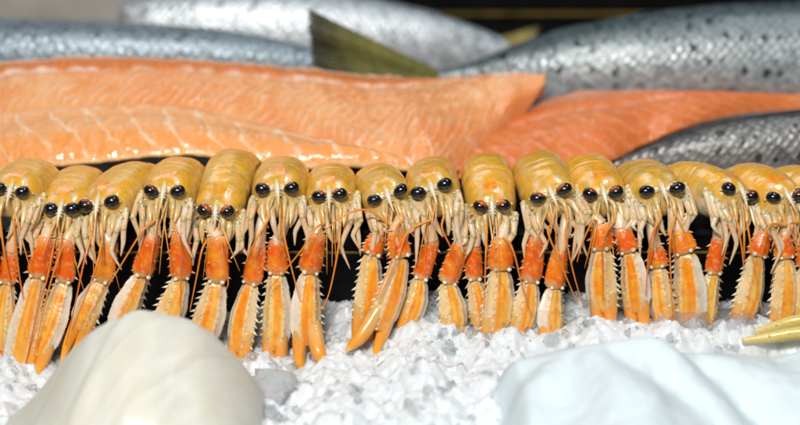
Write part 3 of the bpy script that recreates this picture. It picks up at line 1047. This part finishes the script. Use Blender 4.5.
    wrist_mb.build('claw_wrist', M_CLAW, hand, r0)
    # spines: saw along the outer edge, beads on the two ridges
    mb = MB()
    cnt = int(L / .40)
    for k in range(cnt):
        t = .08 + .9 * k / max(1, cnt - 1) + rng.uniform(-.015, .015)
        rad = interp(prof, t)[0] * wd / .68
        for th0, ln, rr in ((1.45 * out, .28, .115), (.54 * out, .12, .09), (-.54 * out, .09, .07), (-1.5 * out, .06, .06)):
            k_ = sect(th0, t, rad)
            dv = f * math.cos(th0) * .72 + s * math.sin(th0)
            p = P2 + d * (L * t) + bow * math.sin(math.pi * t) + dv * k_ * .96 + d * rng.uniform(-.05, .05)
            mb.cone(p, dv + d * .5, ln * rng.uniform(.75, 1.2) * (wd / .62), rr, mixc(CREAM, WHITE, .4), WHITE, 6)
    sp = mb.build('claw_spines', M_CLAW, hand, r0); sp['kind'] = 'stuff'
    # fingers
    Fl = o.get('fl', 3.0)
    fingers = o.get('fing')
    for q, sx in enumerate((-1, 1)):
        mb = MB()
        b0 = P3 - d * 1.3 + s * (sx * .27 * wd / .62)
        if fingers and fingers[q]:
            path = [b0] + [at(px, py, yy) for px, py, yy in fingers[q]]
        else:
            path = [b0, b0 + d * 1.2 + s * sx * .03, b0 + d * (1.1 + Fl * .5), b0 + d * (1.0 + Fl) - s * sx * .2]
        nn = len(path)
        tube(mb, path, [lerp(.40, .06, (i / (nn - 1)) ** 1.8) * wd / .62 for i in range(nn)], [CREAM] + [mixc(ORANGE, PEACH, .3)] + [mixc(ORANGE, YEL, .35)] * (nn - 3) + [(.86, .55, .25)], 12, nn * 7)
        mb.build('claw_finger', M_CLAW, hand, r0)

GC = 'langoustine'
SPECS = [
 ((0, 188), (22, 192), 14, 170, [(-1, (-22, 255), (-24, 282), (-34, 350), {}), (1, (10, 256), (8, 284), (3, 350), {'w': .55})],
  'leftmost langoustine, cut off by the left frame edge', {'s': 1}),
 ((52, 209), (71, 209), 62, 166, [(-1, (45, 244), (37, 277), (14, 388), {'y': (-1.6, -2.0, -4.0), 'out': 1, 'w': .64, 'red': 1}), (1, (66, 246), (65, 282), (38, 356), {'y': (-1.5, -1.8, -3.6), 'out': -1, 'w': .62, 'red': .9})],
  'second langoustine from the left, its two red-orange wrists close together', {'hue': .55, 'ant': ([(48, 275, -2.3), (38, 310, -3.2), (22, 380, -4.4)], [(56, 265, -2.6), (46, 300, -3.3), (35, 350, -4.2)])}),
 ((85, 206), (112, 201), 113, 161, [(-1, (110, 248), (102, 282), (80, 330), {'w': .58, 'red': .15, 'org': .3, 'out': 1})],
  'third langoustine from the left, head turned left beside the white fillet', {'hue': .35, 'ant': ([(84, 262, -2.6), (76, 300, -3.4), (66, 345, -4)], [(98, 260, -3.0), (88, 290, -3.8), (72, 330, -4.6)])}),
 ((151, 191), (178, 191), 168, 154, [(-1, (151, 243), (141, 276), (117, 335), {'out': 1, 'red': .7}), (1, (180, 240), (181, 279), (160, 335), {'out': -1, 'red': .8})],
  'fourth langoustine from the left, facing forward above the peak of the white fillet', {'hue': .8, 'ant': ([(142, 232, -2.2), (118, 270, -3.2), (88, 318, -4.4)], [(180, 245, -2.6), (181, 280, -3.0), (180, 318, -3.4)])}),
 ((205, 210), (227, 211), 221, 153, [(-1, (218, 244), (217, 282), (200, 345), {'w': .66, 'red': .35, 'out': -1})],
  'fifth langoustine from the left, large olive shell and eyes set low', {'hue': .1, 'patch': .5, 'eyep': .7, 'ant': ([(202, 250, -2.4), (196, 280, -2.8), (190, 310, -3.2)], [(222, 250, -2.8), (228, 280, -3.3), (226, 290, -3.4)])}),
 ((262, 189), (292, 188), 277, 166, [(-1, (258, 252), (251, 284), (239, 352), {'y': (-1.6, -2.0, -3.6), 'red': .75, 'out': 1, 'w': .6}), (1, (277, 246), (277, 274), (275, 350), {'red': .6, 'out': -1, 'w': .62, 'y': (-1.5, -1.9, -3.2)})],
  'sixth langoustine from the left, small head with eyes wide apart above two long claws', {'hue': .4, 'ant': ([(262, 230, -2.4), (250, 252, -2.8), (246, 262, -2.8)], [(284, 235, -2.6), (292, 270, -3.4), (300, 300, -3.6)])}),
 ((320, 196), (339, 194), 328, 161, [(-1, (316, 240), (309, 273), (306, 345), {'y': (-1.8, -2.2, -3.7), 'w': .66, 'red': .75, 'org': 1.0, 'out': 1, 'fing': (None, [(318, 350, -4.6), (324, 362, -5.0), (332, 376, -5.3)])})],
  'seventh langoustine from the left, its claw spreading an orange finger onto the ice', {'hue': .6, 'eyep': .6, 'ant': ([(316, 228, -2.6), (300, 252, -3.2), (270, 288, -3.0)], [(338, 250, -2.6), (330, 290, -2.9), (322, 310, -3.2)])}),
 ((374, 200), (401, 190), 377, 165, [(-1, (377, 238), (371, 255), (364, 325), {'red': .8, 'org': .8, 'out': -1, 'y': (-1.6, -2.0, -3.2), 'w': .6}), (1, (396, 236), (401, 258), (378, 330), {'red': .4, 'org': 1.0, 'out': -1, 'y': (-2.0, -2.5, -4.0), 'w': .62, 'fing': ([(362, 335, -4.6), (352, 345, -4.9), (346, 352, -5.1)], None)})],
  'langoustine at centre with tilted head and two claws pressed together', {'hue': .3, 'patch': .3, 'ant': ([(366, 210, -2.2), (340, 218, -2.6), (318, 240, -3.0), (306, 268, -3.4)], [(396, 230, -2.8), (392, 260, -3.4), (376, 300, -4.4)])}),
 ((418, 193), (445, 184), 432, 155, [(-1, (431, 246), (420, 279), (408, 322), {'red': 1, 'w': .52, 'out': -1}), (1, (459, 249), (447, 283), (454, 335), {'red': .55, 'org': .35, 'out': -1, 'w': .62})],
  'langoustine right of centre turned slightly right, its eyes tilted upward', {'hue': .35, 'ant': ([(408, 232, -2.4), (398, 258, -3.2), (378, 300, -4.4)], [(442, 228, -2.6), (450, 246, -2.8), (456, 262, -2.9)])}),
 ((481, 206), (503, 205), 491, 152, [(-1, (474, 250), (474, 280), (482, 330), {'red': .7, 'w': .5, 'out': -1, 'y': (-1.1, -1.4, -2.2)}), (1, (501, 244), (500, 270), (495, 335), {'red': .4, 'org': .5, 'out': -1, 'w': .74})],
  'langoustine with head bowed and orange brow patch, right of centre', {'hue': .45, 'patch': 1, 'eyep': .9, 'ant': ([(486, 250, -2.6), (485, 280, -3.2), (484, 310, -3.6)], [(512, 248, -2.6), (522, 285, -3.2), (532, 318, -3.8)])}),
 ((538, 198), (564, 189), 546, 151, [(-1, (536, 244), (530, 282), (518, 335), {'red': .7, 'org': .8, 'out': -1, 'w': .62}), (1, (559, 256), (554, 288), (550, 335), {'red': .45, 'org': .6, 'out': 1, 'w': .62})],
  'large plain yellow langoustine tilting its head, third left of the dark speckled salmon', {'hue': .3, 'patch': .05, 'ant': ([(548, 232, -2.6), (560, 262, -3.0), (578, 305, -3.2)], [(566, 236, -2.6), (574, 275, -2.8), (584, 308, -3.0)])}),
 ((590, 194), (616, 192), 598, 151, [(-1, (601, 228), (602, 250), (604, 312), {'red': .7, 'org': .9, 'out': 1, 'w': .66}), (1, (622, 232), (630, 252), (637, 312), {'red': 1, 'org': .9, 'out': -1, 'w': .62})],
  'orange-backed langoustine with two broad orange claws hanging side by side', {'hue': 1.0, 'eyep': .5, 'ant': ([(592, 222, -2.4), (582, 244, -2.6), (577, 262, -2.6)], [(603, 240, -3.2), (603, 270, -3.6), (603, 300, -4)])}),
 ((646, 191), (678, 188), 654, 157, [(-1, (656, 250), (658, 268), (666, 325), {'red': .2, 'org': .5, 'out': 1, 'w': .56}), (1, (679, 234), (686, 253), (690, 328), {'red': .4, 'org': .85, 'out': -1, 'w': .72})],
  'pale langoustine with widely spaced eyes in front of the dark speckled salmon', {'hue': .15, 'patch': .0, 'eyep': 0, 'ant': ([(652, 236, -2.8), (648, 262, -3.2), (646, 295, -3.4)], [(670, 240, -3.0), (671, 280, -3.4), (673, 318, -3.8)])}),
 ((728, 188), (752, 197), 710, 158, [(-1, (718, 243), (713, 274), (704, 326), {'red': .85, 'org': .3, 'out': 1, 'w': .52})],
  'yellow langoustine turned to the right, third from the right frame edge', {'hue': .5, 'ant': ([(738, 226, -2.6), (742, 250, -3.2), (744, 270, -3.4)], [(748, 228, -2.8), (754, 265, -3.4), (762, 312, -4)])}),
 ((773, 197), (799, 195), 766, 160, [(-1, (763, 236), (756, 256), (741, 322), {'red': .8, 'org': .55, 'out': -1, 'w': .62}), (1, (783, 240), (785, 259), (781, 326), {'red': .8, 'org': .6, 'out': -1, 'w': .6})],
  'orange-tinged langoustine second from the right frame edge', {'hue': .85, 'ant': ([(770, 225, -2.6), (764, 245, -3.0), (760, 260, -3.2)], [(790, 225, -2.8), (796, 245, -3.0), (802, 270, -3.2)])}),
 ((822, 196), (846, 194), 808, 166, [(-1, (808, 244), (806, 268), (806, 326), {'red': .8, 'w': .6})],
  'rightmost langoustine, only its shell edge showing at the right frame edge', {'hue': .5}),
]
for sp in SPECS:
    langoustine(sp)

# ================================================================== FOREGROUND
# white fish fillet at lower left
def white_fillet():
    m, nt, p = new_mat('white_fish_flesh')
    l = nd(nt, 'ShaderNodeAttribute', attribute_name='lay')
    mp = nd(nt, 'ShaderNodeMapping'); mp.inputs['Scale'].default_value = (.35, 3.2, 1)
    nt.links.new(l.outputs['Vector'], mp.inputs[0])
    n1 = tex_noise(nt, 1.2, 4, .55, mp.outputs[0])
    r1 = ramp(nt, n1.outputs[0], .32, .7, (.64, .625, .535, 1), (.72, .71, .65, 1))
    n2 = tex_noise(nt, .5, 3, .5, l.outputs['Vector'])
    r2 = ramp(nt, n2.outputs[0], .35, .7, (.97, .99, 1, 1), (1, .985, .94, 1))
    c = mixrgb(nt, 'MULTIPLY', 1.0, r1.outputs[0], r2.outputs[0])
    wv = nd(nt, 'ShaderNodeTexWave', wave_type='BANDS', bands_direction='Y', wave_profile='SAW')
    wv.inputs['Scale'].default_value = .16
    wv.inputs['Distortion'].default_value = 3.0
    wv.inputs['Detail'].default_value = 3
    wv.inputs['Detail Scale'].default_value = .5
    nt.links.new(l.outputs['Vector'], wv.inputs['Vector'])
    rw = ramp(nt, wv.outputs['Fac'], .82, 1.0, (1, 1, 1, 1), (.90, .885, .84, 1))
    c = mixrgb(nt, 'MULTIPLY', 1.0, c, rw.outputs[0])
    nt.links.new(c, p.inputs['Base Color'])
    p.inputs['Subsurface Weight'].default_value = .6
    p.inputs['Subsurface Scale'].default_value = .02
    p.inputs['Subsurface Radius'].default_value = (1, .8, .55)
    p.inputs['Roughness'].default_value = .5
    p.inputs['Coat Weight'].default_value = .06
    p.inputs['Coat Roughness'].default_value = .12
    ad = nd(nt, 'ShaderNodeMath', operation='MULTIPLY_ADD')
    nt.links.new(wv.outputs['Fac'], ad.inputs[0]); ad.inputs[1].default_value = .5; nt.links.new(n1.outputs[0], ad.inputs[2])
    bump(nt, p, ad.outputs[0], .3, .0022)
    yc = -10.5
    top = [(-60, 500), (-25, 452), (2, 424), (30, 398), (55, 366), (80, 337), (108, 319), (148, 313), (190, 325), (222, 345), (246, 372), (260, 402), (268, 440), (274, 490)]
    pts = [at(px, py, yc) for px, py in top]
    z0 = -11.0
    r = root('white_fish_fillet', (pts[7].x, yc, z0), 'thick pale translucent white fish fillet resting on the ice at lower left', 'fillet')
    N, K = 120, 80
    X = np.zeros((N, K, 3)); U = np.zeros((N, K, 3))
    P = catmull(pts, N)
    for i, q in enumerate(P):
        h = max(.05, q.z - z0)
        for j in range(K):
            a = math.pi * j / (K - 1)
            # steep far face, long slope to the camera
            cy = math.cos(a); sy = math.sin(a)
            yy = yc + (2.6 * cy if cy > 0 else 9.5 * cy)
            rr = 1 - .035 * sstep(0, .5, (-15 - (a - 1.57) * 2.6) - q.x) + .03 * fbm((q.x * .25, a * 1.2, 2)) + .006 * fbm((q.x * .8, a * 2.5, 6)) + .012 * math.exp(-((q.x + 13.5 - (a - 1.57) * 1.6) / .7) ** 2)
            zz = z0 + h * (sy ** (.8 if cy > 0 else .9)) * rr
            X[i, j] = (q.x + (q.x - pts[7].x) * .12 * (1 - sy), yy, zz)
            U[i, j] = (q.x * 1.2 - a * 3, a * 3.2 + q.x * .55 + .5 * math.sin(q.x * .3), 0)
    grid_obj('flesh', X, None, U, m, r, r.location / S)
white_fillet()

# white cloth at lower right
def cloth():
    m, nt, p = new_mat('white_cloth')
    gv = geo_vec(nt)
    n1 = tex_noise(nt, 30, 4, .55, gv)
    r1 = ramp(nt, n1.outputs[0], .3, .7, (.62, .71, .75, 1), (.70, .77, .80, 1))
    nt.links.new(r1.outputs[0], p.inputs['Base Color'])
    p.inputs['Roughness'].default_value = .6
    p.inputs['Subsurface Weight'].default_value = .2
    p.inputs['Subsurface Scale'].default_value = .004
    n2 = tex_noise(nt, 120, 3, .5, gv)
    bump(nt, p, n2.outputs[0], .25, .0015)
    far = smooth_line([(488, 356), (520, 348), (560, 337), (600, 331), (630, 331), (655, 338), (690, 341), (730, 344), (770, 346), (800, 340), (860, 335), (940, 340)], 120, 3)
    N, K = 260, 170
    X = np.zeros((N, K, 3))
    F = np.array(far)
    tf = np.linspace(0, 1, len(F))
    for i in range(N):
        u = i / (N - 1)
        px, py = np.interp(u, tf, F[:, 0]), np.interp(u, tf, F[:, 1])
        A = at(px, py, -8.5 - 1.2 * math.sin(u * 7))
        for j in range(K):
            v = j / (K - 1)
            y = A.y - v * 22
            x = A.x + v * 1.6 * (1 - u) + .25 * math.sin(v * 9) * (1 - u)
            z = A.z - v * 2.2
            # folds fanning from the raised corner
            ang = math.atan2(-(y + 10.0), x - 9.5)
            rad = math.hypot(y + 10.0, x - 9.5)
            f = .50 * math.sin(ang * 6.0 + .8 + .6 * fbm((x * .12, y * .12, 4))) * sstep(.5, 5, rad) * sstep(0, .12, v)
            f += .55 * math.exp(-((x - 12.2 - (-y - 8.5) * .75) / 1.1) ** 2) * sstep(0, .1, v)
            f -= .8 * math.exp(-((x - 14.4 - (-y - 8.5) * .85) / 1.3) ** 2) * sstep(0, .15, v)
            f += .3 * fbm((x * .3, y * .3, 8)) * sstep(0, .1, v)
            edge = -1.8 * sstep(.06, 0, u) - .9 * sstep(.09, 0, v) ** 2
            X[i, j] = (x, y, z + f + edge)
    o = grid_obj('cloth', X, None, None, m, origin=tuple(at(640, 380, -14)))
    md = o.modifiers.new('thickness', 'SOLIDIFY'); md.thickness = .0012; md.offset = -1
    tag(o, 'crumpled bluish white cloth lying on the ice at lower right', 'cloth')
cloth()

# pale yellow shellfish legs at the right edge
for k, (pts, lab) in enumerate((
    ([(752, 333, -4.4), (775, 327, -4.6), (800, 321, -4.8), (850, 316, -5.0)], 'upper pale yellow shellfish leg at the right edge of the ice'),
    ([(742, 341, -5.6), (768, 338, -5.8), (800, 333, -6.0), (850, 330, -6.3)], 'lower pale yellow shellfish leg lying next to the white cloth'))):
    mb = MB()
    P = [at(*q) for q in pts]
    tube(mb, P, [.18, .36, .42, .45], [(.75, .62, .30), (.72, .58, .20), (.70, .55, .16), (.7, .55, .2)], 14, 30, .8)
    for q in range(4):
        c0 = P[1].lerp(P[3], q / 4)
        mb.cone(c0 + Vector((0, -.25, .25)), Vector((-.4, -.5, .8)), .22, .07, CREAM, WHITE)
    o = mb.build('shellfish_leg', M_LEG, origin=P[1])
    tag(o, lab, 'shellfish leg', 'pale yellow shellfish legs')
